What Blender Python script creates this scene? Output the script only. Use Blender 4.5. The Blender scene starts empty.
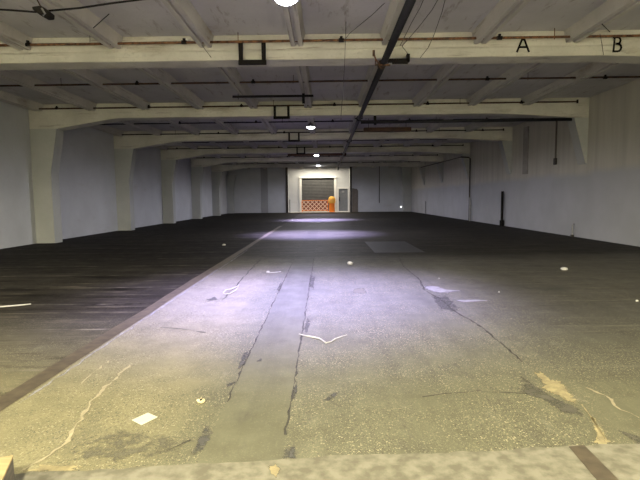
import bpy, bmesh, math, random
from mathutils import Vector, Matrix
random.seed(11)
SC = bpy.context.scene
COL = SC.collection
PI = math.pi

# ------------------------------------------------------------------ camera
F, H = 475.0, 1.5                       # focal length in px of a 640x480 frame, eye height
VPX, VPY, ROLL = 324.5, 198.2, 0.0095
Yw = Vector((VPX - 320, 240 - VPY, -F)).normalized()
t_ = ((VPX - 320) + (240 - VPY) * ROLL) / F
Xw = Vector((1, ROLL, t_)).normalized()
Zw = Xw.cross(Yw).normalized()
R = Matrix((Xw, Yw, Zw))                # camera axes -> world
EYE = Vector((0, 0, H))
cam_d = bpy.data.cameras.new('camera')
cam = bpy.data.objects.new('camera', cam_d)
COL.objects.link(cam)
cam.matrix_world = Matrix.Translation(EYE) @ R.to_4x4()
cam_d.sensor_width = 36
cam_d.lens = F / 640 * 36
cam_d.clip_start = 0.05
cam_d.clip_end = 200
SC.camera = cam

def G(px, py, z=0.0):
    """the point at height z of the hall that is seen at photo pixel px, py"""
    d = R @ Vector((px - 320, 240 - py, -F))
    k = (z - H) / d.z
    p = EYE + d * k
    return (p.x, p.y)

# ------------------------------------------------------------------ materials
def new_mat(name):
    m = bpy.data.materials.new(name)
    m.use_nodes = True
    nt = m.node_tree
    nt.nodes.clear()
    out = nt.nodes.new('ShaderNodeOutputMaterial')
    b = nt.nodes.new('ShaderNodeBsdfPrincipled')
    nt.links.new(b.outputs[0], out.inputs[0])
    return m, nt, b

def N(nt, kind, **kw):
    n = nt.nodes.new(kind)
    for k, v in kw.items():
        setattr(n, k, v)
    return n

def math_(nt, op, a, b=None, c=None, clamp=False):
    n = N(nt, 'ShaderNodeMath', operation=op, use_clamp=clamp)
    for i, v in enumerate((a, b, c)):
        if v is None: continue
        if isinstance(v, (int, float)): n.inputs[i].default_value = v
        else: nt.links.new(v, n.inputs[i])
    return n.outputs[0]

def mixc(nt, fac, a, b, blend='MIX'):
    n = N(nt, 'ShaderNodeMix', data_type='RGBA', blend_type=blend)
    for sock, v in ((n.inputs[0], fac), (n.inputs[6], a), (n.inputs[7], b)):
        if isinstance(v, (int, float)): sock.default_value = v
        elif isinstance(v, tuple): sock.default_value = (v + (1,))[:4]
        else: nt.links.new(v, sock)
    return n.outputs[2]

def noise(nt, vec, scale, detail=4, rough=0.55):
    n = N(nt, 'ShaderNodeTexNoise')
    n.inputs['Scale'].default_value = scale
    n.inputs['Detail'].default_value = detail
    n.inputs['Roughness'].default_value = rough
    if vec is not None: nt.links.new(vec, n.inputs['Vector'])
    return n.outputs['Fac']

def stretch(nt, vec, s):
    n = N(nt, 'ShaderNodeMapping')
    n.inputs['Scale'].default_value = s
    nt.links.new(vec, n.inputs['Vector'])
    return n.outputs[0]

def ramp(nt, fac, lo, hi):
    n = N(nt, 'ShaderNodeMapRange')
    n.inputs['From Min'].default_value = lo
    n.inputs['From Max'].default_value = hi
    nt.links.new(fac, n.inputs['Value'])
    return n.outputs[0]

def pos(nt):
    return N(nt, 'ShaderNodeTexCoord').outputs['Object']

def bump(nt, b, h, strength, dist=0.01):
    n = N(nt, 'ShaderNodeBump')
    n.inputs['Strength'].default_value = strength
    n.inputs['Distance'].default_value = dist
    nt.links.new(h, n.inputs['Height'])
    nt.links.new(n.outputs[0], b.inputs['Normal'])

def soft(name, c1, c2, scale=10, rough=.75, spread=1.1, gain=2.2):
    """a worn or stained mark whose rim breaks up into the concrete"""
    m, nt, b = new_mat(name)
    p = pos(nt)
    f = noise(nt, p, scale, 5, .65)
    nt.links.new(mixc(nt, ramp(nt, f, .35, .65), c1, c2), b.inputs['Base Color'])
    b.inputs['Roughness'].default_value = rough
    b.inputs['Specular IOR Level'].default_value = .2
    at = N(nt, 'ShaderNodeAttribute', attribute_name='fade')
    n2 = noise(nt, p, scale * 1.7, 5, .7)
    al = math_(nt, 'ADD', math_(nt, 'MULTIPLY', at.outputs['Fac'], gain), math_(nt, 'MULTIPLY', math_(nt, 'SUBTRACT', n2, .62), 4 * spread), clamp=True)
    nt.links.new(math_(nt, 'MULTIPLY', al, .85), b.inputs['Alpha'])
    return m

def simple(name, c1, c2=None, scale=3.0, rough=0.6, metal=0.0, sc=(1, 1, 1), spec=0.3, bmp=0.0, lo=.35, hi=.65):
    m, nt, b = new_mat(name)
    c2 = c2 or tuple(v * 0.75 for v in c1)
    v = stretch(nt, pos(nt), sc)
    f = noise(nt, v, scale)
    nt.links.new(mixc(nt, ramp(nt, f, lo, hi), c1, c2), b.inputs['Base Color'])
    b.inputs['Roughness'].default_value = rough
    b.inputs['Metallic'].default_value = metal
    b.inputs['Specular IOR Level'].default_value = spec
    if bmp: bump(nt, b, f, bmp)
    return m

def emit(name, col, strength):
    m, nt, b = new_mat(name)
    b.inputs['Base Color'].default_value = (*col, 1)
    b.inputs['Emission Color'].default_value = (*col, 1)
    b.inputs['Emission Strength'].default_value = strength
    return m

def concrete_paint(name, c, stain, stain_lo=.62, stain_hi=.75, dirt=.25, streak=None):
    m, nt, b = new_mat(name)
    p = pos(nt)
    n1 = noise(nt, p, .9, 6)
    n2 = noise(nt, p, 14, 3)
    col = mixc(nt, ramp(nt, n1, .35, .7), c, tuple(v * (1 - dirt) for v in c))
    col = mixc(nt, ramp(nt, n2, .55, .8), col, tuple(v * (1 - dirt * .9) for v in c))
    st = ramp(nt, noise(nt, stretch(nt, p, (.5, .5, 1.6)), 1.3, 5, .65), stain_lo, stain_hi)
    col = mixc(nt, math_(nt, 'MULTIPLY', st, .8, clamp=True), col, stain)
    if streak:                      # thin grimy lines and chips along the member
        k = noise(nt, stretch(nt, p, streak), 2.2, 7, .68)
        col = mixc(nt, math_(nt, 'MULTIPLY', ramp(nt, k, .57, .70), .6), col, tuple(v * .55 for v in stain))
    nt.links.new(col, b.inputs['Base Color'])
    b.inputs['Roughness'].default_value = .7
    b.inputs['Specular IOR Level'].default_value = .2
    bump(nt, b, n2, .25, .02)
    return m

M_wall = concrete_paint('white_wall_paint', (.52, .53, .55), (.42, .41, .39), .6, .8, .12)
M_colm = concrete_paint('cream_column_paint', (.44, .445, .43), (.32, .29, .24), .66, .85, .14)
M_beam = concrete_paint('cream_beam_paint', (.63, .61, .54), (.22, .17, .11), .56, .78, .28, (.35, 1, 5))
M_slab = concrete_paint('grey_slab', (.53, .52, .52), (.24, .15, .08), .66, .80, .18, (2.5, .5, 1))
M_rib = concrete_paint('pale_rib', (.52, .50, .46), (.22, .15, .09), .60, .78, .22, (4, .3, 4))
M_pil = concrete_paint('pilaster_shade', (.33, .33, .335), (.28, .27, .26), .6, .8, .12)  # dimmer light on the pilaster painted in as a greyer tone

# right wall: white lower paint, bare grey-brown above, streaked
def right_wall_mat():
    m, nt, b = new_mat('two_tone_wall_paint')
    p = pos(nt)
    s = N(nt, 'ShaderNodeSeparateXYZ'); nt.links.new(p, s.inputs[0])
    n1 = noise(nt, p, .7, 5)
    edge = math_(nt, 'ADD', s.outputs[2], math_(nt, 'MULTIPLY', n1, .35))
    upper = ramp(nt, edge, 2.34, 2.60)
    low = mixc(nt, ramp(nt, n1, .4, .7), (.40, .40, .415), (.355, .355, .36))
    st = noise(nt, stretch(nt, p, (1, 2.2, .18)), 1.5, 5)
    up = mixc(nt, ramp(nt, st, .35, .68), (.50, .48, .42), (.42, .395, .345))
    nt.links.new(mixc(nt, upper, low, up), b.inputs['Base Color'])
    b.inputs['Roughness'].default_value = .75
    b.inputs['Specular IOR Level'].default_value = .2
    return m
M_rwall = right_wall_mat()

def floor_mat():
    m, nt, b = new_mat('worn_concrete_floor')
    p = pos(nt)
    s = N(nt, 'ShaderNodeSeparateXYZ'); nt.links.new(p, s.inputs[0])
    X, Y = s.outputs[0], s.outputs[1]
    big = noise(nt, p, .55, 5, .6)
    mid = noise(nt, p, 3.2, 5, .6)
    cross = noise(nt, stretch(nt, p, (.25, 2.0, 1)), 1.6, 6, .65)
    along = noise(nt, stretch(nt, p, (3.0, .25, 1)), 1.3, 5, .6)
    # worn traffic lane down the middle, grimy on both sides
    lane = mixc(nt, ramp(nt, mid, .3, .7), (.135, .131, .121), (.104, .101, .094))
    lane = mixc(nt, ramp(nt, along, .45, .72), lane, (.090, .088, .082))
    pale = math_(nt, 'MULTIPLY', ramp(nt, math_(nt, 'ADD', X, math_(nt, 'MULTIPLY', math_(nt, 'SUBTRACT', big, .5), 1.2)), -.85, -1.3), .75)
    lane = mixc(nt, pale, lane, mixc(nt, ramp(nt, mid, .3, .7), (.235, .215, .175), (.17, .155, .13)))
    warm_near = math_(nt, 'SUBTRACT', 1, ramp(nt, math_(nt, 'ADD', Y, math_(nt, 'MULTIPLY', math_(nt, 'SUBTRACT', big, .5), 2)), 3.6, 6.2))  # warm light on the near lane, painted in as a yellow tint
    lane = mixc(nt, warm_near, lane, mixc(nt, 1.0, lane, (1.06, 1.04, .74), 'MULTIPLY'))
    grime_shade = mixc(nt, ramp(nt, cross, .32, .68), (.005, .0043, .0035), (.040, .0355, .030))
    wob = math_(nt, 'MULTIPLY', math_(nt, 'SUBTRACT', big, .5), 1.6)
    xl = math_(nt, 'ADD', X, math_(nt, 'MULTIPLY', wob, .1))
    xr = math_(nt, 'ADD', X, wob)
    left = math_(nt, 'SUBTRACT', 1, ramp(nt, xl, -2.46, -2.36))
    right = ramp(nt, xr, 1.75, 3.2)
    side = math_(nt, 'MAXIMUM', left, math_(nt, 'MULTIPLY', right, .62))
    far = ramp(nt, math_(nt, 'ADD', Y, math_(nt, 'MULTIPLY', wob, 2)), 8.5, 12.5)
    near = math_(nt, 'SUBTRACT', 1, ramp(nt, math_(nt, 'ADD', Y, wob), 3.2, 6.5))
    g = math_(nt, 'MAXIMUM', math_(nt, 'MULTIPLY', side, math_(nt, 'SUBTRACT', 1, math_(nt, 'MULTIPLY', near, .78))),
              math_(nt, 'MULTIPLY', far, .94))  # far lane painted dark where the light fades between lamps
    grime_shade = mixc(nt, math_(nt, 'MULTIPLY', far, side), grime_shade, mixc(nt, 1.0, grime_shade, (.5, .5, .5), 'MULTIPLY'))  # sides get darker again with distance
    col = mixc(nt, g, lane, grime_shade)
    # drag scratches across the grimy sides
    sc1 = noise(nt, stretch(nt, p, (.55, 5.5, 1)), 1.5, 8, .72)
    sc2 = noise(nt, stretch(nt, p, (.4, 3.0, 1)), 2.3, 8, .7)
    fresh = math_(nt, 'SUBTRACT', 1, math_(nt, 'MULTIPLY', far, .8))
    col = mixc(nt, math_(nt, 'MULTIPLY', math_(nt, 'MULTIPLY', ramp(nt, sc1, .54, .68), fresh), math_(nt, 'MULTIPLY', side, .6)), col, (.19, .165, .125))
    col = mixc(nt, math_(nt, 'MULTIPLY', ramp(nt, sc2, .55, .68), math_(nt, 'MULTIPLY', side, .7)), col, (.02, .017, .014))
    # pale worn lines across the bays
    fr = math_(nt, 'FRACT', math_(nt, 'DIVIDE', math_(nt, 'ADD', Y, math_(nt, 'MULTIPLY', mid, .06)), 1.33))
    ln = math_(nt, 'LESS_THAN', math_(nt, 'ABSOLUTE', math_(nt, 'SUBTRACT', fr, .1)), .02)
    ln = math_(nt, 'MULTIPLY', ln, math_(nt, 'MULTIPLY', ramp(nt, along, .3, .6), math_(nt, 'MULTIPLY', side, ramp(nt, mid, .4, .6))))
    col = mixc(nt, math_(nt, 'MULTIPLY', ln, .7), col, (.20, .18, .15))
    # exposed aggregate in two sizes
    worn = math_(nt, 'SUBTRACT', 1, math_(nt, 'MULTIPLY', g, .85))
    band = math_(nt, 'MULTIPLY', math_(nt, 'GREATER_THAN', X, -.74), math_(nt, 'LESS_THAN', X, -.26))
    worn = math_(nt, 'MULTIPLY', worn, math_(nt, 'SUBTRACT', 1, math_(nt, 'MULTIPLY', band, .8)))   # the trowelled band is smoother
    worn = math_(nt, 'MULTIPLY', worn, ramp(nt, noise(nt, p, 1.1, 4, .6), .30, .58))
    for sc_, thr, amt in ((62, .80, .8), (125, .62, .75)):
        v = N(nt, 'ShaderNodeTexVoronoi'); v.inputs['Scale'].default_value = sc_
        nt.links.new(p, v.inputs['Vector'])
        sp = N(nt, 'ShaderNodeSeparateColor'); nt.links.new(v.outputs['Color'], sp.inputs[0])
        spk = math_(nt, 'MULTIPLY', math_(nt, 'GREATER_THAN', sp.outputs[0], thr), math_(nt, 'LESS_THAN', v.outputs['Distance'], .40))
        dark = math_(nt, 'MULTIPLY', math_(nt, 'LESS_THAN', sp.outputs[1], .30), math_(nt, 'LESS_THAN', v.outputs['Distance'], .45))
        col = mixc(nt, math_(nt, 'MULTIPLY', spk, math_(nt, 'MULTIPLY', worn, amt)), col, (.38, .34, .225))
        col = mixc(nt, math_(nt, 'MULTIPLY', dark, math_(nt, 'MULTIPLY', worn, .6)), col, (.05, .046, .038))
    # scuffs and drips of dirt
    d1 = ramp(nt, noise(nt, stretch(nt, p, (1.2, .5, 1)), 2.3, 7, .7), .56, .70)
    col = mixc(nt, math_(nt, 'MULTIPLY', d1, .42), col, (.055, .052, .048))
    d2 = ramp(nt, noise(nt, stretch(nt, p, (1.6, .7, 1)), 3.1, 7, .72), .60, .72)
    col = mixc(nt, math_(nt, 'MULTIPLY', d2, math_(nt, 'MULTIPLY', worn, .45)), col, (.27, .25, .20))
    nt.links.new(col, b.inputs['Base Color'])
    nt.links.new(math_(nt, 'SUBTRACT', .22, math_(nt, 'MULTIPLY', g, .17)), b.inputs['Specular IOR Level'])
    r = N(nt, 'ShaderNodeMapRange'); nt.links.new(mid, r.inputs['Value'])
    r.inputs['To Min'].default_value = .6; r.inputs['To Max'].default_value = .8
    nt.links.new(r.outputs[0], b.inputs['Roughness'])
    bump(nt, b, mid, .2, .01)
    return m
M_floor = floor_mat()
M_apron = simple('apron_concrete', (.205, .192, .15), (.125, .115, .085), 11, .85, bmp=.5, lo=.38, hi=.62)
M_recfl = simple('recess_concrete', (.72, .71, .68), (.64, .63, .60), 3, .6)  # pale concrete, lightened further to carry the bright lamplight on it
M_strip = simple('brown_floor_strip', (.098, .078, .054), (.06, .049, .036), 9, .65)
M_stain = soft('dark_floor_stain', (.07, .068, .066), (.10, .096, .09), 8, gain=1.5)
M_pale = soft('pale_crack_edge', (.42, .37, .25), (.32, .28, .19), 16, gain=3.2)
M_damp3 = soft('grey_floor_stain', (.085, .08, .065), (.12, .112, .088), 7, gain=1.5)
M_damp2 = soft('tan_floor_stain', (.17, .155, .125), (.14, .13, .11), 9)
M_damp = soft('damp_floor_stain', (.125, .116, .085), (.145, .135, .10), 6, gain=1.05)
M_crack = soft('dark_crack', (.045, .042, .038), (.07, .065, .058))  # dark tone of the cracks and joint edges
M_spall = soft('pale_spalled_concrete', (.40, .34, .19), (.22, .185, .115))
M_white_floor = soft('white_floor_scuff', (.33, .32, .33), (.22, .21, .22))
M_patch = simple('floor_patch', (.034, .033, .033), (.022, .021, .021), 5, .6)
M_rust = simple('rusty_pipe', (.20, .10, .05), (.075, .042, .026), 9, .8, 0, spec=.1, lo=.4, hi=.6)
M_brown = simple('brown_pipe', (.085, .048, .028), (.03, .022, .018), 7, .75, 0, spec=.1)
M_black = simple('black_pipe_paint', (.009, .009, .009), (.016, .013, .012), 8, .7, 0, spec=.08)
M_main = simple('black_main_pipe_paint', (.012, .012, .014), (.02, .02, .022), 8, .5, 0, spec=.25)
M_steel = simple('galvanised_steel', (.34, .34, .35), (.25, .25, .25), 12, .45, .6)
M_shut = simple('grey_shutter', (.085, .085, .086), (.068, .068, .069), 4, .6, 0)
M_white = simple('white_paint', (.72, .71, .69), (.64, .63, .61), 4, .5)
M_door = simple('grey_door_paint', (.16, .17, .185), (.13, .14, .15), 4, .5)
M_dark = simple('dark_steel', (.065, .054, .046), (.04, .035, .032), 6, .6)
M_orange = simple('orange_plastic', (.95, .25, .02), (.85, .21, .02), 5, .5)
M_yellow = simple('yellow_orange_plastic', (.95, .50, .10), (.85, .42, .07), 5, .5)
M_peach = simple('peach_slat_paint', (.90, .66, .50), (.82, .58, .42), 5, .5)
M_rustred = simple('rust_red_mesh', (.30, .09, .045), (.22, .07, .04), 5, .6)
M_board = simple('brown_board', (.17, .145, .12), (.14, .12, .10), 3, .7)
M_paper = simple('white_paper', (.56, .54, .45), (.52, .50, .42), 12, .8)
M_litter = simple('white_litter', (.46, .45, .44), (.36, .35, .34), 20, .7)
M_cream = simple('cream_litter', (.78, .68, .42), (.62, .52, .30), 30, .7)
M_wood = simple('weathered_pale_wood', (.42, .33, .18), (.30, .23, .12), 5, .75, sc=(.6, 4, 4))
M_woodg = simple('grey_board_edge', (.17, .15, .125), (.10, .09, .08), 8, .8, sc=(1, 1, 4))
M_green = simple('green_paint_mark', (.28, .42, .06), None, 5, .7)
M_lens = emit('cool_lamp_lens', (.88, .90, 1.0), 28)
M_lensw = emit('assumed_warm_lens', (1.0, .86, .55), 14)
M_house = simple('lamp_housing', (.22, .22, .23), (.17, .17, .18), 6, .45, .3)
M_ink = simple('black_letter_paint', (.008, .008, .008), (.014, .013, .012), 14, .8, 0, spec=.05)
M_wire = simple('grey_wire', (.05, .048, .045), None, 5, .6)
M_dsign = simple('rusty_sheet', (.11, .055, .03), (.06, .035, .022), 4, .7)

# ------------------------------------------------------------------ mesh helpers
class MB:
    def __init__(self): self.bm = bmesh.new()
    def box(self, x0, x1, y0, y1, z0, z1):
        v = [self.bm.verts.new(c) for c in ((x0,y0,z0),(x1,y0,z0),(x1,y1,z0),(x0,y1,z0),(x0,y0,z1),(x1,y0,z1),(x1,y1,z1),(x0,y1,z1))]
        for f in ((3,2,1,0),(4,5,6,7),(0,1,5,4),(1,2,6,5),(2,3,7,6),(3,0,4,7)):
            self.bm.faces.new([v[i] for i in f])
        return self
    def prism(self, prof, axis, a, b):
        """closed 2-D outline pushed along an axis; prof in the two other axes"""
        def mk(u, v, w):
            return {'x': (w, u, v), 'y': (u, w, v), 'z': (u, v, w)}[axis]
        A = [self.bm.verts.new(mk(u, v, a)) for u, v in prof]
        B = [self.bm.verts.new(mk(u, v, b)) for u, v in prof]
        n = len(prof)
        self.bm.faces.new(A); self.bm.faces.new(B[::-1])
        for i in range(n):
            self.bm.faces.new((A[i], B[i], B[(i+1) % n], A[(i+1) % n]))
        return self
    def tube(self, pts, r, n=8, cap=True):
        pts = [Vector(p) for p in pts]
        rings = []
        for i, p in enumerate(pts):
            d = (pts[min(i+1, len(pts)-1)] - pts[max(i-1, 0)]).normalized()
            up = Vector((0, 0, 1)) if abs(d.z) < .9 else Vector((1, 0, 0))
            u = d.cross(up).normalized(); w = u.cross(d).normalized()
            rr = r[i] if isinstance(r, (list, tuple)) else r
            rings.append([self.bm.verts.new(p + (u*math.cos(2*PI*k/n) + w*math.sin(2*PI*k/n)) * rr) for k in range(n)])
        for a, b in zip(rings, rings[1:]):
            for k in range(n):
                self.bm.faces.new((a[k], a[(k+1) % n], b[(k+1) % n], b[k]))
        if cap:
            self.bm.faces.new(rings[0][::-1]); self.bm.faces.new(rings[-1])
        return self
    def lathe(self, prof, c=(0, 0, 0), n=20):
        cx, cy, cz = c
        rings = [[self.bm.verts.new((cx + r*math.cos(2*PI*k/n), cy + r*math.sin(2*PI*k/n), cz + z)) for k in range(n)] for r, z in prof]
        for a, b in zip(rings, rings[1:]):
            for k in range(n):
                self.bm.faces.new((a[k], a[(k+1) % n], b[(k+1) % n], b[k]))
        self.bm.faces.new(rings[0][::-1]); self.bm.faces.new(rings[-1])
        return self
    def flat(self, pts, z):
        f = self.bm.faces.new([self.bm.verts.new((x, y, z)) for x, y in pts])
        return self
    def build(self, name, mat, parent=None, smooth=False, bevel=0, loc=(0, 0, 0)):
        bmesh.ops.recalc_face_normals(self.bm, faces=self.bm.faces[:])
        me = bpy.data.meshes.new(name)
        self.bm.to_mesh(me); self.bm.free()
        for mm in (mat if isinstance(mat, list) else [mat]): me.materials.append(mm)
        if smooth:
            for p in me.polygons: p.use_smooth = True
        o = bpy.data.objects.new(name, me)
        COL.objects.link(o)
        if parent: o.parent = parent
        o.location = loc
        if bevel:
            b = o.modifiers.new('bevel', 'BEVEL'); b.width = bevel; b.segments = 2
        return o

def tag(o, label=None, cat=None, group=None, kind=None):
    if label: o['label'] = label
    if cat: o['category'] = cat
    if group: o['group'] = group
    if kind: o['kind'] = kind
    return o
def empty(name, loc=(0, 0, 0), rz=0):
    o = bpy.data.objects.new(name, None); COL.objects.link(o)
    o.location = loc; o.rotation_euler = (0, 0, rz); o.empty_display_size = .1
    return o
def copy_tree(o, parent=None):
    c = o.copy(); COL.objects.link(c)
    if parent: c.parent = parent
    for ch in [q for q in list(o.children)]:
        copy_tree(ch, c)
    return c
ORD = ['first', 'second', 'third', 'fourth', 'fifth', 'sixth', 'seventh', 'eighth', 'ninth', 'tenth', 'eleventh', 'twelfth', 'thirteenth']

# ------------------------------------------------------------------ the hall
XL, XR, YF, YB, ZS = -10.3, 9.15, -4.0, 51.0, 4.86       # walls and slab underside
RX0, RX1, RY = -4.0, 2.72, 53.0                           # loading recess in the back wall
ZB = 4.36                                                 # beam underside
BEAMS = [10.1 + 6.7 * i for i in range(6)]               # front faces
BW = .5

fl = MB()
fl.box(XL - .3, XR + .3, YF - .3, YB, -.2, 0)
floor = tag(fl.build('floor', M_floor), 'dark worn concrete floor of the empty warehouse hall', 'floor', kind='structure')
rf = MB(); rf.box(RX0 - .3, RX1 + .3, YB, RY + .3, -.2, 0)
tag(rf.build('recess_floor', M_recfl), 'pale concrete floor in front of the roll up door', 'floor', kind='structure')
cl = MB(); cl.box(XL - .3, XR + .3, YF - .3, RY + .3, ZS, ZS + .25)
ceiling = tag(cl.build('ceiling', M_slab), 'grey concrete ceiling slab with ribs', 'ceiling', kind='structure')
for k in range(-5, 5):
    x = -.54 + 1.88 * k
    if x - .2 < XL: x = XL + .2
    prof = [(x - .17, ZS), (x - .12, ZS - .24), (x - .035, ZS - .24), (x - .025, ZS - .19), (x + .025, ZS - .19), (x + .035, ZS - .24), (x + .12, ZS - .24), (x + .17, ZS)]
    MB().prism(prof, 'y', YF, YB).build('ceiling_rib', M_rib, ceiling)

MB().box(XL - .3, XL, YF - .3, YB + .3, 0, ZS).build('wall_left', M_wall)
MB().box(XR, XR + .3, YF - .3, YB + .3, 0, ZS).build('wall_right', M_rwall)
MB().box(XL, XR, YF - .3, YF, 0, ZS).build('wall_front', M_wall)
wb = MB(); wb.box(XL, RX0, YB, YB + .25, 0, ZS); wb.box(RX1, XR, YB, YB + .25, 0, ZS)
wb.box(RX0, RX1, YB, YB + .25, 4.66, ZS)  # header added over the opening to cover the assumed recess lamp
wb.build('wall_back', M_wall)
wr = MB(); wr.box(RX0 - .25, RX1 + .25, RY, RY + .25, 0, ZS)
wr.box(RX0 - .25, RX0, YB + .25, RY, 0, ZS); wr.box(RX1, RX1 + .25, YB + .25, RY, 0, ZS)
wr.build('wall_recess', M_wall)
for n in ('wall_left', 'wall_right', 'wall_front', 'wall_back', 'wall_recess'):
    o = bpy.data.objects[n]; o['kind'] = 'structure'; o['category'] = 'wall'
bpy.data.objects['wall_left']['label'] = 'white painted left wall between the cream columns'
bpy.data.objects['wall_right']['label'] = 'right wall, white below and bare grey brown above'
bpy.data.objects['wall_front']['label'] = 'painted end wall behind the viewer'
bpy.data.objects['wall_back']['label'] = 'white far wall on both sides of the lit loading recess'
bpy.data.objects['wall_recess']['label'] = 'brightly lit walls of the loading recess at the far end'

# pilaster on the far wall
tag(MB().box(-6.78, -6.05, YB - .08, YB, 0, ZS).build('wall_pilaster', M_pil), 'grey flat pilaster on the far wall left of the recess', 'pilaster', kind='structure')

# beams and columns
beam_objs = []
for i, y in enumerate(BEAMS[:6]):
    bt = empty('concrete_beam', (0, y, 0))
    lab = ['cream concrete ceiling beam lettered A and B, nearest', 'second cream ceiling beam from the front, over the first left column',
           'third cream ceiling beam from the front', 'fourth cream ceiling beam from the front', 'fifth cream ceiling beam from the front',
           'farthest cream ceiling beam, before the recess'][i]
    tag(bt, lab, 'beam', kind='structure')
    prof = [(XL, ZS), (XL, 4.02), (-9.35, 4.02), (-7.3, ZB - .02), (-6.9, ZB), (5.8, ZB), (6.3, ZB - .015), (XR - .5, 4.2), (XR, 4.18), (XR, ZS)]
    MB().prism(prof, 'y', 0, BW).build('beam_body', M_beam, bt)
    # lower lip of the formwork, proud of the face
    prof = [(-7.3, ZB + .004), (-7.3, ZB + .2), (6.3, ZB + .2), (6.3, ZB + .004)]
    MB().prism([(-.02, ZB + .005), (-.02, ZB + .17), (.0, ZB + .215), (.0, ZB + .005)], 'x', -7.3, 6.2).build('beam_lip', M_beam, bt)
    beam_objs.append(bt)

def column(side, y, label, deep=.5, reach=.66):
    if side < 0:
        prof = [(XL, 0), (XL + reach, 0), (XL + reach, 2.5), (XL + .95, 4.02), (XL, 4.02)]
    else:
        prof = [(XR, 0), (XR - reach, 0), (XR - reach, 2.6), (XR - reach - .25, ZS), (XR, ZS)]
    o = MB().prism(prof, 'y', y, y + deep).build('concrete_column', M_colm)
    tag(o, label, 'column', kind='structure')
for i, y in enumerate(BEAMS + [50.3]):
    lab = ['cream column on the left wall under the lettered beam', 'nearest full cream column on the left wall in view', 'second cream column along the left wall',
           'third cream column along the left wall', 'fourth cream column along the left wall', 'fifth cream column along the left wall', 'cream column in the far left corner'][i]
    column(-1, y, lab)
column(1, 50.3, 'white column in the far right corner', .5, .85)
for i, y in enumerate(BEAMS):
    o = MB().prism([(XR, 2.6), (XR - .06, 2.62), (XR - .5, 4.19), (XR, 4.175)], 'y', y, y + BW).build('beam_bracket', M_colm)
    tag(o, 'tapered concrete bracket on the right wall under the %s beam' % ORD[i], 'bracket', kind='structure')

# letters on the first beam
def strokes(polys, w, yf, th=.004):
    mb = MB()
    for pl in polys:
        for a, b in zip(pl, pl[1:]):
            a, b = Vector(a), Vector(b)
            d = (b - a).normalized(); n = Vector((-d.y, d.x)) * w / 2
            e = d * w * .3
            mb.prism([tuple(a - n - e), tuple(b - n + e), tuple(b + n + e), tuple(a + n - e)], 'y', yf, yf + th)
    return mb
def px_x(px, d): return (px - VPX) / F * d
zA = lambda py, px: H + (VPY - ROLL * (px - VPX) - py) * 10.08 / F
yl = -.026
xa = 4.09
a0, a1 = 4.45, 4.69
h = a1 - a0
strokes([[(xa - .115, a0 - .0), (xa - .02, a1), (xa + .03, a1), (xa + .125, a0)], [(xa - .075, a0 + .09), (xa + .085, a0 + .09)]], .040, yl).build('painted_letter', M_ink, beam_objs[0])['label'] = 'black painted letter A'
xb = 6.0
b0, b1 = 4.43, 4.71; hb = b1 - b0
bw = .15
pts = [(xb - .07, b1), (xb + .02, b1)] + [(xb + .02 + .055*math.sin(t), b1 - hb*.23 + hb*.23*math.cos(t)) for t in [PI*k/6 for k in range(1, 6)]] + [(xb - .0, b0 + hb*.54), (xb + .02, b0 + hb*.54)] + \
      [(xb + .02 + .075*math.sin(t), b0 + hb*.27 + hb*.27*math.cos(t)) for t in [PI*k/6 for k in range(1, 6)]] + [(xb + .02, b0), (xb - .07, b0)]
strokes([[(xb - .06, b0), (xb - .045, b1)], pts], .038, yl).build('painted_letter', M_ink, beam_objs[0])['label'] = 'black painted letter B'

# ------------------------------------------------------------------ floor marks (parts of the floor)
def ribbon(pts, w, mat, name, z=.002, jit=.35, world=False, step=.12):
    P = [Vector(p if world else G(*p)) for p in pts]
    out = []
    for a, b in zip(P, P[1:]):
        n = max(1, int((b - a).length / step))
        for k in range(n): out.append(a.lerp(b, k / n))
    out.append(P[-1])
    mb = MB(); bm = mb.bm; fl_ = bm.verts.layers.float.new('fade'); L = []; Rr = []; Ce = []
    for i, p in enumerate(out):
        d = (out[min(i+1, len(out)-1)] - out[max(0, i-1)]).normalized()
        n = Vector((-d.y, d.x))
        wl = w / 2 * (1 + random.uniform(-jit, jit) * 2); wr_ = w / 2 * (1 + random.uniform(-jit, jit) * 2)
        q = p + n * random.uniform(-jit, jit) * w
        a = q + n * max(wl, w*.1); c = q - n * max(wr_, w*.1)
        L.append(bm.verts.new((a.x, a.y, z))); Rr.append(bm.verts.new((c.x, c.y, z)))
        Ce.append(bm.verts.new((q.x, q.y, z)))
        L[-1][fl_] = .25; Rr[-1][fl_] = .25; Ce[-1][fl_] = 1
    for i in range(len(out) - 1):
        bm.faces.new((L[i], Ce[i], Ce[i+1], L[i+1])); bm.faces.new((Ce[i], Rr[i], Rr[i+1], Ce[i+1]))
    return mb.build(name, mat, floor)
def blob(pts, mat, name, z=.003, rough=.12, sub=6):
    P = [Vector(G(*p)) for p in pts]
    c = sum(P, Vector((0, 0))) / len(P); out = []
    for i in range(len(P)):
        a, b = P[i], P[(i+1) % len(P)]
        for k in range(sub):
            q = a.lerp(b, k / sub)
            out.append(c + (q - c) * (1 + random.uniform(-rough, rough)))
    mb = MB(); bm = mb.bm
    fl_ = bm.verts.layers.float.new('fade')
    vs = [bm.verts.new((q.x, q.y, z)) for q in out]; cv = bm.verts.new((c.x, c.y, z))
    md = [bm.verts.new((c.x + (q.x - c.x)*.6, c.y + (q.y - c.y)*.6, z)) for q in out]
    for v in md: v[fl_] = .85
    cv[fl_] = 1
    for i in range(len(vs)):
        j = (i+1) % len(vs)
        bm.faces.new((cv, md[i], md[j])); bm.faces.new((md[i], vs[i], vs[j], md[j]))
    return mb.build(name, mat, floor)

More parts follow.
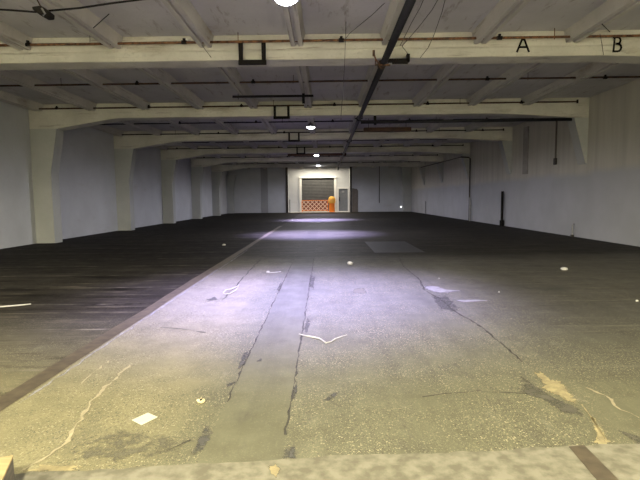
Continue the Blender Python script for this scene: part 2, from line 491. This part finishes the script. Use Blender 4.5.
ribbon([(-2.42, 2.75), (-2.42, 26)], .17, M_strip, 'floor_strip', .004, .04, True, .5)
ribbon([(-2.29, 3.4), (-2.29, 14)], .02, M_white_floor, 'worn_edge', .003, .7, True, .12)
# edges of the smooth band
ribbon([(-.26, 2.9), (-.27, 8), (-.29, 24)], .016, M_crack, 'floor_crack', .003, .5, True, .08)
ribbon([(-.74, 3.4), (-.76, 8), (-.77, 22)], .016, M_crack, 'floor_crack', .003, .5, True, .08)
ribbon([(-1.55, 7), (-1.62, 13)], .02, M_crack, 'floor_crack', .003, .9, True, .2)
for pl in ([(188, 458), (197, 440), (206, 422), (216, 428), (211, 440), (198, 460)], [(225, 385), (238, 380), (236, 384), (226, 388)], [(236, 372), (243, 352), (249, 350), (245, 368)],
           [(276, 290), (281, 281), (283, 285), (279, 294)], [(307, 290), (310, 274), (316, 276), (314, 290)], [(280, 462), (282, 448), (296, 446), (298, 460)], [(303, 330), (308, 316), (311, 322), (306, 338)],
           [(205, 300), (216, 296), (219, 300), (208, 302)], [(320, 402), (335, 391), (344, 392), (328, 402)], [(255, 362), (262, 358), (262, 362)], [(293, 390), (297, 380), (298, 392), (294, 402)]):
    blob(pl, M_stain, 'floor_stain')
# joint with spalls on the right
ribbon([(398, 256), (404, 267), (420, 280), (424, 290), (443, 301), (455, 312), (480, 326), (500, 342), (522, 362)], .02, M_crack, 'floor_crack', .004, .6, False, .08)
blob([(418, 286), (434, 285), (448, 290), (466, 291), (446, 294), (428, 292)], M_white_floor, 'white_scuff', .004)
blob([(452, 300), (480, 299.5), (492, 301), (460, 303)], M_white_floor, 'white_scuff', .004)
blob([(430, 294), (446, 294), (462, 308), (458, 315), (440, 311), (432, 303)], M_stain, 'floor_stain')
blob([(528, 367), (540, 370), (549, 378), (562, 380), (572, 392), (583, 405), (578, 408), (562, 400), (548, 394), (538, 390), (541, 384)], M_spall, 'spalled_concrete', .004, .12)
ribbon([(583, 405), (592, 418), (600, 430), (606, 440), (620, 444)], .022, M_spall, 'spalled_concrete', .005, .8)
ribbon([(594, 418), (598, 432), (602, 441)], .03, M_spall, 'spalled_concrete', .005, .8)
blob([(590, 443), (602, 430), (615, 443), (604, 447)], M_spall, 'spalled_concrete', .004, .3)
blob([(515, 372), (536, 386), (560, 400), (586, 410), (592, 420), (575, 422), (548, 404), (512, 390)], M_damp3, 'floor_stain', .002)
blob([(612, 428), (640, 436), (660, 446), (640, 448)], M_damp3, 'floor_stain', .002)
ribbon([(586, 388), (606, 396), (620, 410), (640, 418)], .018, M_pale, 'pale_crack', .004, .7, False, .05)
ribbon([(422, 397), (446, 394), (462, 393), (482, 391)], .012, M_crack, 'floor_crack', .004, .6)
ribbon([(482, 392), (530, 394)], .01, M_crack, 'floor_crack', .004, .6)
# pale cracks on the left
ribbon([(109, 361), (96, 371), (80, 385)], .022, M_pale, 'pale_crack', .004, .5, False, .06)
ribbon([(132, 365), (108, 384), (96, 396), (86, 412), (76, 428), (62, 447), (40, 460), (22, 472)], .022, M_pale, 'pale_crack', .004, .7, False, .05)
blob([(24, 472), (34, 464), (60, 466), (88, 464), (80, 471), (50, 474)], M_spall, 'spalled_concrete', .004, .3)
blob([(50, 463), (80, 432), (130, 424), (205, 440), (190, 458), (120, 467)], M_damp, 'floor_stain', .002)
ribbon([(160, 455), (175, 447), (190, 440)], .012, M_crack, 'floor_crack', .004, .7)
ribbon([(160, 328), (185, 330), (205, 333)], .03, M_crack, 'floor_crack', .004, .7)
# inset rectangular patch
MB().box(1.36, 2.73, 12.9, 16.2, .001, .004).build('inset_patch', M_patch, floor)
pr = MB(); pr.box(1.22, 1.34, 12.9, 16.2, .001, .005); pr.box(1.22, 2.8, 12.78, 12.88, .001, .005)
pr.build('patch_edge', M_crack, floor)
blob([(353, 288), (366, 288), (366, 294), (352, 294)], M_damp2, 'floor_stain', .003, .2)
# small aggregate chips along the band edge
edge_px = [(-60, 482), (0, 476), (30, 474), (100, 472), (160, 468), (240, 464), (330, 458), (430, 455), (480, 453), (560, 448), (640, 445), (720, 440)]
E = [G(*p) for p in edge_px]
out = [(XL, E[0][1])]
for a, b in zip(E, E[1:]):
    for k in range(6):
        tt = k / 6; out.append((a[0] + (b[0]-a[0])*tt, a[1] + (b[1]-a[1])*tt + random.uniform(-.012, .012)))
out += [E[-1], (XR, E[-1][1]), (XR, YF), (XL, YF)]
apron = MB().prism(out, 'z', .001, .012).build('apron', M_apron, floor)
MB().prism([G(569, 449), G(584, 447.5), G(616, 480), G(640, 505), G(616, 505)], 'z', .012, .016).build('apron_strip', M_strip, floor)
blob([(268, 468), (276, 464), (282, 472), (276, 480), (269, 478)], M_spall, 'spalled_concrete', .014, .15)

# ------------------------------------------------------------------ pipes under the ceiling
ZP = 4.67
def sprinkler_pipe(y, x0, x1, mat, label, heads, hangers, z=ZP, r=.021):
    t = empty('sprinkler_pipe', (0, y, z))
    tag(t, label, 'pipe', 'sprinkler pipes across the ceiling')
    MB().tube([(x0, 0, .0), (x1, 0, .02)], r, 8).build('pipe_run', mat, t)
    for x in heads:
        mb = MB(); mb.tube([(x, 0, 0), (x, 0, .05), (x, 0, .055), (x, 0, .085), (x, 0, .09)], [.018, .018, .03, .03, .012], 8)
        mb.tube([(x - .05, 0, .012), (x + .05, 0, .012)], r * 1.5, 8)
        mb.build('sprinkler_head', M_black, t)
    for x in hangers:
        MB().tube([(x, 0, ZS - z), (x, 0, -.03)], .008, 6).build('hanger', mat, t)
    for x in (x0, x1):
        MB().tube([(x, 0, -.03), (x, 0, .085)], r * 1.3, 8).build('end_cap', M_black, t)
ys = [9.93, 13.3, 16.62, 20.1, 23.32, 26.8, 30.02, 33.5, 36.72, 40.2, 43.42, 46.9]
for i, y in enumerate(ys):
    mat = M_rust if i == 0 else (M_brown if i < 3 else M_black)
    lab = ['rusty sprinkler pipe running along the beam lettered A and B', 'brown sprinkler pipe in the bay just behind the lettered beam', 'dark sprinkler pipe in front of the second beam'][i] if i < 3 else \
        'thin black sprinkler pipe, %s from the front' % ORD[i]
    off = [.0, .9, .0][i % 3]
    hd = [x for x in [-9.2 + off + 3.19 * k for k in range(7)] if x < 8.4]
    hg = [x + 1.1 for x in hd[::2]]
    sprinkler_pipe(y, XL + .35, XR - .5, mat, lab, hd, hg, r=.026)

# main pipe along the hall
ZM = 4.26
t = tag(empty('main_pipe', (1.22, 0, ZM)), 'thick black main pipe running down the hall under the beams', 'pipe')
MB().tube([(0.03, YF + .1, 0), (0, 42.0, .0)], .068, 14).build('pipe_run', M_main, t, smooth=True)
MB().tube([(0, 42.0, .0), (0, 42.12, -.02), (0, 42.16, -.32)], .07, 12).build('pipe_elbow', M_main, t, smooth=True)
for y in (3.6, 10.2, 16.9, 23.6, 30.3, 37):
    mb = MB(); mb.tube([(0, y - .05, 0), (0, y + .05, 0)], .088, 14); mb.tube([(-.13, y, .02), (-.13, y, .35)], .012, 6); mb.tube([(.13, y, .02), (.13, y, .35)], .012, 6)
    mb.tube([(-.14, y, 0), (.14, y, 0)], .02, 6)
    mb.build('pipe_hanger', M_brown if y < 11 else M_black, t)
t = tag(empty('branch_pipe', (1.3, 17.0, 4.14)), 'thick black branch pipe under the second beam, from the main pipe to the right wall', 'pipe')
MB().tube([(0, 0, 0), (7.75, 0, .02)], .055, 12).build('pipe_run', M_main, t, smooth=True)
MB().tube([(.5, 0, -.09), (.5, 0, .3)], .05, 8).build('pipe_hanger', M_black, t)
MB().tube([(7.5, 0, .02), (7.8, 0, .02)], .075, 12).build('pipe_elbow', M_rust, t)
t = tag(empty('pipe_bracket', (1.3, 9.99, 4.27)), 'short black steel arm beside the main pipe under the lettered beam', 'bracket')
mb = MB(); mb.box(.02, .46, -.05, .05, -.02, .04); mb.box(.4, .46, -.05, .05, -.02, .13); mb.build('arm', M_black, t)
MB().box(.1, .42, -.045, -.035, -.07, -.02).build('web_plate', M_black, t)
t = tag(empty('pipe_clamp', (1.13, 9.98, 4.27)), 'small rusty clamp on the main pipe at the lettered beam', 'clamp')
MB().tube([(-.1, 0, .16), (-.06, 0, .04), (.02, 0, -.07), (.24, 0, -.08)], .016, 8).build('strap', M_rust, t)
MB().tube([(-.1, 0, .1), (-.1, 0, .22)], .025, 8).build('bolt', M_rust, t)

# iron stirrups on the beams
for i, y in enumerate(BEAMS[:4]):
    st = empty('beam_stirrup', (-1.455, y - .065, 0))
    tag(st, 'black U shaped iron stirrup on the %s' % ['beam lettered A and B', 'second beam, behind the lettered one', 'third beam from the front', 'fourth beam from the front'][i], 'bracket', 'iron stirrups on the beams')
    for s in (-1, 1):
        MB().box(s*.235 - .04, s*.235 + .04, -.03, .03, ZB - .04, ZB + .33).build('arm', M_black, st)
    MB().box(-.285, .285, -.035, .035, ZB - .11, ZB - .02).build('cross_bar', M_black, st)

# black strut in bay two
t = tag(empty('conduit_strut', (-1.5, 14.5, 4.55)), 'straight black strut hanging in the bay behind the lettered beam', 'strut')
MB().box(-1.22, 1.2, -.03, .03, -.03, .03).build('bar', M_black, t)
MB().box(.86, .94, -.03, .03, -.22, ZS - .24 - 4.55).build('drop_rod', M_black, t)
MB().tube([(-1.05, 0, -.08), (-1.05, 0, ZS - 4.55)], .012, 6).build('drop_rod', M_black, t)

# rust sheet and further ceiling bits
t = tag(empty('ceiling_hatch', (-.55, 33.6, 4.45)), 'rust brown sheet hanging under the ceiling near the third lamp', 'panel')
MB().box(-2.0, -.05, 0, .04, -.0, .36).build('sheet', M_dsign, t)
MB().box(.2, 2.1, 0, .04, .0, .36).build('sheet', M_dsign, t)
for x in (-1.9, -.2, .35, 1.95): MB().box(x - .02, x + .02, .01, .03, .3, ZS - 4.45).build('hanger', M_black, t)
t = tag(empty('duct_board', (2.5, 20.45, 4.3)), 'rusty brown duct hung beside the main pipe, behind the second beam', 'duct')
MB().box(-.8, 1.2, 0, .3, 0, .16).build('duct_body', M_dsign, t)
for x in (-.6, 1.0): MB().tube([(x, .15, .1), (x, .15, ZS - 4.3)], .012, 6).build('hanger', M_black, t)

# ------------------------------------------------------------------ lamps
def make_lamp(lens):
    t = empty('high_bay_lamp', (0, 0, 0))
    MB().lathe([(.02, .17), (.085, .165), (.10, .14), (.12, .10), (.19, .04), (.20, .02), (.185, .02)], n=28).build('lamp_housing', M_house, t, smooth=False)
    MB().lathe([(.005, -.06), (.08, -.048), (.14, -.018), (.172, .02), (.17, .035)], n=28).build('lamp_lens', lens, t, smooth=True)
    MB().tube([(0, 0, .165), (0, 0, .20)], .02, 8).build('stem', M_black, t)
    return t
def lamp_light(x, y, z, energy, col, angle=165, blend=.6, r=.14):
    l = bpy.data.lights.new('lamp_light', 'SPOT'); l.energy = energy; l.color = col
    l.spot_size = math.radians(angle); l.spot_blend = blend; l.shadow_soft_size = r
    o = bpy.data.objects.new('lamp_light', l); COL.objects.link(o)
    o.location = (x, y, z); return o
ZL = 4.55
cool = (.88, .87, 1.0)
beamc = (.52, .47, 1.0)
warm = (1.0, .92, .62)
proto = make_lamp(M_lens)
ck = [('bright white ceiling lamp cut by the top of the photo', 7.3, 4900, 480), ('bright white ceiling lamp, second from the front', 20.0, 17000, 1150),
      ('white ceiling lamp, third down the row', 33.0, 26000, 1150), ('farthest small white ceiling lamp, before the recess', 43.2, 2500, 1150)]
for i, (lab, y, e, sp) in enumerate(ck):
    o = proto if i == 0 else copy_tree(proto)
    o.location = (-.54, y, ZS - .24 - .20)
    tag(o, lab, 'lamp', 'high bay lamps along the hall')
    lamp_light(-.54, y, ZS - .24 - .32, e, beamc, 90 if i == 0 else 78, 1.0)
    lamp_light(-.54, y, ZS - .24 - .32, sp, cool, 178, .35)
assumed_warm = make_lamp(M_lensw)  # assumed lamps, out of view, added for the warm light on the near hall
for i, (x, y, e) in enumerate([(-6.18, -2.5, 4600), (-.54, -2.5, 4400), (6.98, -2.5, 4400)]):
    o = assumed_warm if i == 0 else copy_tree(assumed_warm)
    o.location = (x, y, ZS - .24 - .20)
    tag(o, 'assumed warm ceiling lamp over the apron, unseen, %s' % ['left of the viewer', 'straight overhead', 'right of the viewer'][i], 'lamp', 'assumed warm lamps over the apron')
    lamp_light(x, y, ZS - .24 - .32, e, warm, 178, .3)

# ------------------------------------------------------------------ the far recess
t = tag(empty('door_1', (-.72, RY, 0)), 'grey roll up shutter door with white frame in the lit recess', 'door', kind='structure')
mb = MB(); x0, x1, zt = -1.79, 1.79, 3.67
n = 22; prof = []
for k in range(n):
    z0 = .06 + (zt - .06) * k / n; dz = (zt - .06) / n
    prof += [(-.06, z0), (-.10, z0 + dz*.35), (-.10, z0 + dz*.65), (-.06, z0 + dz)]
prof += [(-.03, zt), (-.03, .06)]
mb.prism(prof, 'x', x0, x1).build('shutter', M_shut, t)
mb = MB(); mb.box(x0 - .26, x0, -.16, 0, 0, zt + .05); mb.build('door_jamb', M_white, t)
mb = MB(); mb.box(x1, x1 + .26, -.16, 0, 0, zt + .05); mb.build('door_jamb', M_white, t)
MB().box(x0 - .26, x1 + .26, -.3, 0, zt + .05, zt + .20).build('shutter_hood', M_white, t, bevel=.03)
MB().box(x0, x1, -.13, -.02, zt - .1, zt + .05).build('shutter_slot', M_black, t)
MB().box(x0, x1, -.14, -.03, 0, .09).build('bottom_bar', M_white, t)
t = tag(empty('door_2', (2.07, RY - .35, 0)), 'grey service door in a white frame right of the shutter', 'door', kind='structure')
mb = MB(); mb.box(-.68, -.5, -.1, .34, 0, 2.72); mb.box(.5, .62, -.1, .34, 0, 2.72); mb.box(-.5, .5, -.1, .34, 2.5, 2.72)
mb.build('door_frame', M_white, t)
MB().box(-.5, .5, -.02, .05, .06, 2.5).build('door_leaf', M_door, t)
MB().box(-.5, .5, -.06, .3, 0, .06).build('door_sill', M_white, t)
MB().box(-.44, -.36, -.07, -.02, 1.15, 1.6).build('door_handle', M_black, t)
MB().box(-.15, .12, -.03, -.02, 2.1, 2.3).build('door_sign', M_steel, t)
tag(MB().box(RX0 - .12, RX0 + .12, YB - .16, YB - .02, 0, ZS).build('steel_post', M_dark), 'dark brown steel post at the left edge of the recess', 'post', kind='structure')
tag(MB().box(RX1 + .0, RX1 + .2, YB - .12, YB - .02, 0, ZS).build('steel_post', M_dark), 'dark steel post at the right edge of the recess', 'post', kind='structure')
tag(MB().tube([(RX0 + .28, YB - .06, .0), (RX0 + .28, YB - .06, 1.3), (RX0 + .3, YB - .06, 1.4)], .04, 8).build('guard_pipe', M_dark), 'short dark pipe standing by the left steel post of the recess', 'pipe')
# brown panel
mb = MB(); w = .62
mb.prism([(2.95, 0), (2.95 + w, 0), (2.95 + w, 2.25), (2.95 + w - .1, 2.45), (2.95 + .1, 2.52), (2.95, 2.52)], 'y', YB - .10, YB - .04)
tag(mb.build('brown_panel', M_board), 'tall brown board standing against the far wall right of the recess', 'board')
# lattice barrier in front of the shutter
t = tag(empty('lattice_barrier', (-1.05, RY - .75, 0)), 'orange lattice safety barrier in front of the grey shutter', 'barrier')
x0, x1, z0, z1 = -1.45, 1.42, .16, 1.24
mb = MB(); s = .46
def clipseg(cx, sgn):
    # 45 degree slat clipped to the frame
    za, zb_ = z0, z1
    xa_, xb_ = cx, cx + sgn * (z1 - z0)
    if xa_ < x0 and xb_ < x0 or xa_ > x1 and xb_ > x1: return None
    def at(x): return za + (x - xa_) / sgn
    P = [(xa_, za), (xb_, zb_)]
    Q = []
    for (x, z) in P:
        if x < x0: x, z = x0, at(x0)
        if x > x1: x, z = x1, at(x1)
        Q.append((x, z))
    return Q
for sgn, yy in ((1, 0), (-1, -.03)):
    c = x0 - 1.6
    while c < x1 + 1.6:
        q = clipseg(c, sgn)
        if q and abs(q[0][0] - q[1][0]) > .02:
            (ax, az), (bx, bz) = q
            nn = .05
            mb.prism([(ax - nn, az), (ax + nn, az), (bx + nn, bz), (bx - nn, bz)], 'y', yy - .012, yy + .012)
        c += s
mb.build('lattice', M_peach, t)
MB().box(x0, x1, .03, .045, z0, z1).build('backing_mesh', M_rustred, t)
for x in (x0, x1 - .05): MB().box(x, x + .06, -.04, .05, 0, z1 + .06).build('post', M_orange, t)
for z in (z0 - .03, z1): MB().box(x0, x1, -.03, .04, z, z + .06).build('rail', M_orange, t)
# orange barrel
t = tag(empty('orange_barrel', (.80, RY - 1.3, 0)), 'orange barrel with a rounded yellow top beside the lattice barrier', 'barrel')
MB().lathe([(.34, 0), (.36, .04), (.31, .06), (.31, .45), (.32, .47), (.30, .49), (.30, .95)], n=24).build('body', M_orange, t, smooth=False)
MB().lathe([(.30, .95), (.37, .98), (.39, 1.15), (.39, 1.38), (.33, 1.56), (.20, 1.66), (.03, 1.69)], n=24).build('top', M_yellow, t, smooth=True)
# assumed unseen lamp brightening the recess, hung under the slab behind the last beam
t = tag(empty('assumed_recess_lamp', (-.6, YB + .62, 4.735)), 'assumed warm strip lamp, unseen, under the ceiling of the loading recess', 'lamp')
MB().box(-2.2, 2.2, -.09, .09, .04, .09).build('lamp_housing', M_house, t)
MB().box(-2.15, 2.15, -.06, .06, 0, .04).build('lamp_tube', emit('assumed_tube', (1.0, .9, .68), 5), t)
MB().box(-1.9, -1.86, -.01, .01, .09, ZS - 4.735).build('stem', M_black, t)
MB().box(1.86, 1.9, -.01, .01, .09, ZS - 4.735).build('stem', M_black, t)
l = bpy.data.lights.new('assumed_recess_light', 'AREA'); l.shape = 'RECTANGLE'; l.size = 4.2; l.size_y = .15; l.energy = 260; l.color = (1, .90, .70)  # light of the assumed recess lamp, added to brighten the recess
o = bpy.data.objects.new('assumed_recess_light', l); COL.objects.link(o); o.location = (-.6, YB + .62, 4.72)
# small bright wall light at the far right
t = tag(empty('wall_light', (8.15, YB, .5)), 'small glowing white light low on the far right wall', 'lamp')
MB().box(-.1, .1, -.06, 0, -.1, .1).build('back_box', M_steel, t)
MB().lathe([(.01, -.07), (.07, -.05), (.09, 0), (.07, .05), (.01, .07)], (0, -.1, 0), 14).build('bulb', emit('white_bulb', (1, 1, 1), 3), t, smooth=True)
# thin conduit on the far wall
tag(MB().tube([(5.85, YB - .04, .95), (5.85, YB - .04, ZS)], .035, 8).build('wall_conduit', M_dark), 'thin dark conduit down the far wall right of the recess', 'conduit')

# ------------------------------------------------------------------ right wall fittings
tag(MB().tube([(XR - .12, 24.3, 0), (XR - .12, 24.3, .28), (XR - .12, 24.3, .30), (XR - .12, 24.3, 1.72), (XR - .12, 24.3, 1.76)], [.11, .11, .065, .065, .05], 12).build('short_post', M_black), 'short black pipe post standing at the foot of the right wall', 'post')
t = tag(empty('drain_pipe', (XR - .1, 29.85, 0)), 'tall dark downpipe on the right wall, with a sloping run', 'pipe')
MB().tube([(0, 0, 0), (0, 0, 3.85), (-.06, .1, 3.93), (-.5, .2, 3.97)], .045, 10).build('downpipe', M_dark, t)
MB().tube([(-.5, .15, 3.97), (-.5, 12.6, 4.12)], .035, 8).build('sloping_run', M_dark, t)
MB().tube([(-.06, -.35, 0), (-.06, -.35, 1.45)], .05, 8).build('sleeve', M_steel, t)
t = tag(empty('pipe_stub', (XR - .06, 17.5, 0)), 'small bent metal pipe stub low on the right wall', 'pipe')
MB().tube([(0, 0, 0), (-.01, 0, .3), (.0, 0, .42), (.03, 0, .46), (.06, 0, .46)], .028, 8).build('bent_pipe', M_steel, t)
MB().box(-.04, .04, -.05, .05, 0, .07).build('foot', M_dark, t)
tag(MB().tube([(XR - .06, 43, 0), (XR - .06, 43, 1.15)], .05, 8).build('pale_standpipe', M_steel), 'thin pale standpipe by the far end of the right wall', 'pipe')
t = tag(empty('wall_conduit', (XR - .04, 19.0, 0)), 'dark streak built as a conduit with a small box, high on the right wall', 'conduit')
MB().tube([(0, 0, 2.95), (0, 0, 4.5)], .035, 8).build('conduit_run', M_board, t)  # dark streak on the wall, modelled as a thin pipe
MB().box(-.05, .03, -.09, .09, 2.72, 2.98).build('box', M_dark, t, bevel=.02)
tag(MB().box(XR - .05, XR, 21.6, 22.1, 2.5, 4.6).build('wall_strip', simple('brown_wall_strip', (.33, .31, .275), (.27, .25, .22), 3, .8)), 'brown vertical strip high on the right wall', 'strip', kind='structure')

# ------------------------------------------------------------------ cable, junction and hanging wires
def wpt(px, py, d):
    """the place seen at photo pixel px, py at distance d down the hall"""
    v = R @ Vector((px - 320, 240 - py, -F))
    k = d / v.y
    return tuple(EYE + v * k)
cab = [wpt(-60, 4, 7.2), wpt(0, 9.5, 7.2), wpt(35, 12, 7.2), wpt(52, 10.5, 7.2), wpt(80, 8, 7.2), wpt(110, 3.5, 7.2), wpt(145, -1, 7.2), wpt(220, -10, 7.2)]
tag(MB().tube(cab, .014, 6).build('slung_cable', M_black), 'black cable slung across the ceiling at the upper left', 'cable')
j = wpt(43.5, 12.5, 7.18)
t = tag(empty('junction_box', j), 'battered black junction box on the slung cable at the upper left', 'box')
mb = MB(); mb.prism([(-.13, .06), (.0, .075), (.06, .04), (.13, -.02), (.12, -.085), (.04, -.09), (-.03, -.05), (-.12, .02)], 'y', -.07, .07)
mb.build('body', M_black, t, bevel=.012)
MB().tube([(.02, -.075, .03), (.07, -.085, -.05), (.04, -.085, -.08)], .014, 6).build('lead', M_steel, t)
MB().tube([(-.02, 0, .05), (-.1, .02, .2), (-.15, .03, ZS - j[2])], .010, 6).build('hanger', M_brown, t)
def wire(pts, label, r=.006, mat=M_wire):
    tag(MB().tube([wpt(*p) for p in pts], r, 5).build('hanging_wire', mat), label, 'wire', 'thin wires under the ceiling')
wire([(346, -4, 9.3), (346, 20, 9.4), (345.5, 38, 9.7), (344.5, 66, 9.8), (343, 90, 9.8), (341, 116, 9.8)], 'thin vertical wire left of the main pipe, hanging past the lettered beam')
wire([(392, -4, 8.4), (372, 15, 8.9), (350, 33, 9.7), (346, 38, 9.7)], 'thin slanting wire from the ceiling down to the rusty pipe')
wire([(425, -4, 7.2), (420, 8, 7.5), (412, 22, 8.2), (404, 38, 9.3), (400, 46, 9.8)], 'thin wire just right of the main pipe, above the lettered beam')
wire([(440, -4, 7.2), (432, 10, 7.6), (418, 28, 8.5), (402, 46, 9.8), (408, 54, 10.0)], 'thin curved wire, second to the right of the main pipe')
wire([(446, -4, 7.2), (442, 12, 7.6), (434, 35, 9.0), (428, 48, 9.8), (420, 58, 10.0)], 'thin wire farthest right of the main pipe, ending on the lettered beam')
wire([(201, 44, 9.9), (210, 56, 10.0), (219, 68, 10.7)], 'thin wire left of the U stirrup, crossing the lettered beam')
wire([(600, 34, 9.85), (602, 44, 9.98), (603.5, 55, 9.98)], 'short hanging wire left of the letter B', .005, M_black)
wire([(91, 30, 9.0), (100, 22, 8.7), (109, 14, 8.3)], 'short bent black wire under a rib at the upper left', .008, M_black)
wire([(89.5, 29, 9.3), (90, 42, 9.9)], 'short vertical wire above the rusty pipe at the upper left', .006)
wire([(602, 24, 8.9), (610, 32, 9.4)], 'short black wire above the letter B', .008, M_black)
wire([(498, 26, 9.2), (505, 20, 8.9)], 'short black wire above the letter A', .008, M_black)

# ------------------------------------------------------------------ litter on the floor
def litter_sheet(name, pts, mat, label, cat, lift=.004):
    mb = MB()
    P = [G(*p) for p in pts]
    mb.prism(P, 'z', lift, lift + .003)
    return tag(mb.build(name, mat), label, cat)
litter_sheet('paper_sheet', [(132, 420.5), (148, 413.3), (157.5, 417.5), (141.5, 425.5)], M_paper, 'sheet of white paper lying on the near left floor', 'paper', .002)
x, y = G(201, 403)
mb = MB()
for k in range(7):
    a = k * .9
    mb.tube([(x + .016*math.cos(a), y + .016*math.sin(a), .012), (x + .024*math.cos(a+.8), y + .02*math.sin(a+.8), .02 + .006*(k % 2)), (x + .018*math.cos(a+1.7), y + .016*math.sin(a+1.7), .010)], .0085, 6)
t = tag(mb.build('crumpled_wrapper', M_cream), 'small crumpled cream wrapper on the near floor right of the paper', 'wrapper')
MB().tube([(x + .004, y - .008, .02), (x + .006, y - .012, .034)], .010, 8).build('dark_spot', M_black, t)
def strand(px, r, name, mat, label, cat, z=.006):
    tag(MB().tube([(*G(*p), z + (0.004 if i % 2 else 0)) for i, p in enumerate(px)], r, 6).build(name, mat), label, cat)
strand([(299, 335), (305, 337), (313, 338), (320, 340), (326, 344), (331, 343), (335, 340), (341, 338), (347, 336)], [.004, .006, .009, .007, .008, .006, .007, .005, .003], 'torn_string', M_litter, 'white torn string in a shallow V on the middle floor', 'string', .012)
strand([(223, 294), (226, 291), (231, 290), (238, 287), (239, 285), (238, 288), (236, 291), (230, 294.5), (225, 295), (223, 294)], [.006, .009, .011, .008, .006, .005, .006, .007, .006, .005], 'plastic_loop', M_litter, 'looped strip of white plastic film on the floor', 'plastic', .014)
strand([(-8, 308.5), (8, 307.2), (24, 305.6), (31, 305)], [.010, .011, .010, .008], 'white_stick', M_litter, 'thin white stick lying at the left edge of the floor', 'stick', .012)
def lump(px, py, w, hgt, name, mat, label, cat):
    x, y = G(px, py)
    mb = MB(); prof = [(w*.4, 0), (w*.5, hgt*.25), (w*.47, hgt*.6), (w*.3, hgt*.9), (w*.06, hgt)]
    mb.lathe(prof, (x, y, .001), 14)
    for v in mb.bm.verts:
        v.co += Vector((random.uniform(-1, 1), random.uniform(-1, 1), 0)) * w * .06
    tag(mb.build(name, mat, smooth=True), label, cat)
lump(350, 264.5, .13, .07, 'paper_ball', M_litter, 'round white crumpled ball on the middle floor', 'litter')
lump(268, 272.8, .07, .04, 'paper_scrap', M_litter, 'small white scrap left of the white ball', 'litter')
strand([(270, 273), (275, 273), (281, 272)], .008, 'white_thread', M_litter, 'short white thread beside the small white scrap', 'string', .009)
lump(564, 270, .14, .06, 'white_rag', M_litter, 'white crumpled rag on the dark floor at right', 'rag')
lump(224, 245.5, .12, .05, 'foam_scrap', M_litter, 'small pale scrap far back on the left floor', 'litter')
lump(499, 292.5, .028, .018, 'paper_chip', M_litter, 'tiny white chip on the floor between the round ball and the rag', 'litter')
lump(637, 301.5, .04, .025, 'white_chip', M_litter, 'tiny white chip at the right edge of the floor', 'litter')
lump(439, 278.8, .028, .018, 'plaster_chip', M_litter, 'tiny pale chip near the cracked floor joint', 'litter')

# timber end at the lower left corner
zt = .17
c1 = Vector(G(13.2, 455, zt)); c2 = Vector(G(2, 480, zt))
d = (c2 - c1).normalized(); nrm = Vector((-d.y, d.x))
if nrm.x > 0: nrm = -nrm
a, b_ = c1, c1 + d * .45
P = [tuple(a), tuple(b_), tuple(b_ + nrm * .6), tuple(a + nrm * .6 - d*.0)]
t = tag(empty('timber_block', (c1.x, c1.y, 0)), 'pale timber block with grey side at the lower left corner', 'timber')
loc = [(p[0] - c1.x, p[1] - c1.y) for p in P]
o = MB().prism(loc, 'z', .013, zt - .012).build('block_body', M_woodg, t, bevel=.006)
MB().prism(loc, 'z', zt - .012, zt).build('top_face', M_wood, t)
gx, gy = G(0.5, 451, zt); 
# ------------------------------------------------------------------ world, view
w = bpy.data.worlds.new('world'); SC.world = w
w.use_nodes = True
w.node_tree.nodes['Background'].inputs[0].default_value = (.05, .045, .04, 1)
w.node_tree.nodes['Background'].inputs[1].default_value = .2
SC.view_settings.view_transform = 'Standard'
SC.view_settings.look = 'None'
SC.view_settings.exposure = 0.0
SC.view_settings.gamma = 1.0
SC.view_settings.use_curve_mapping = False
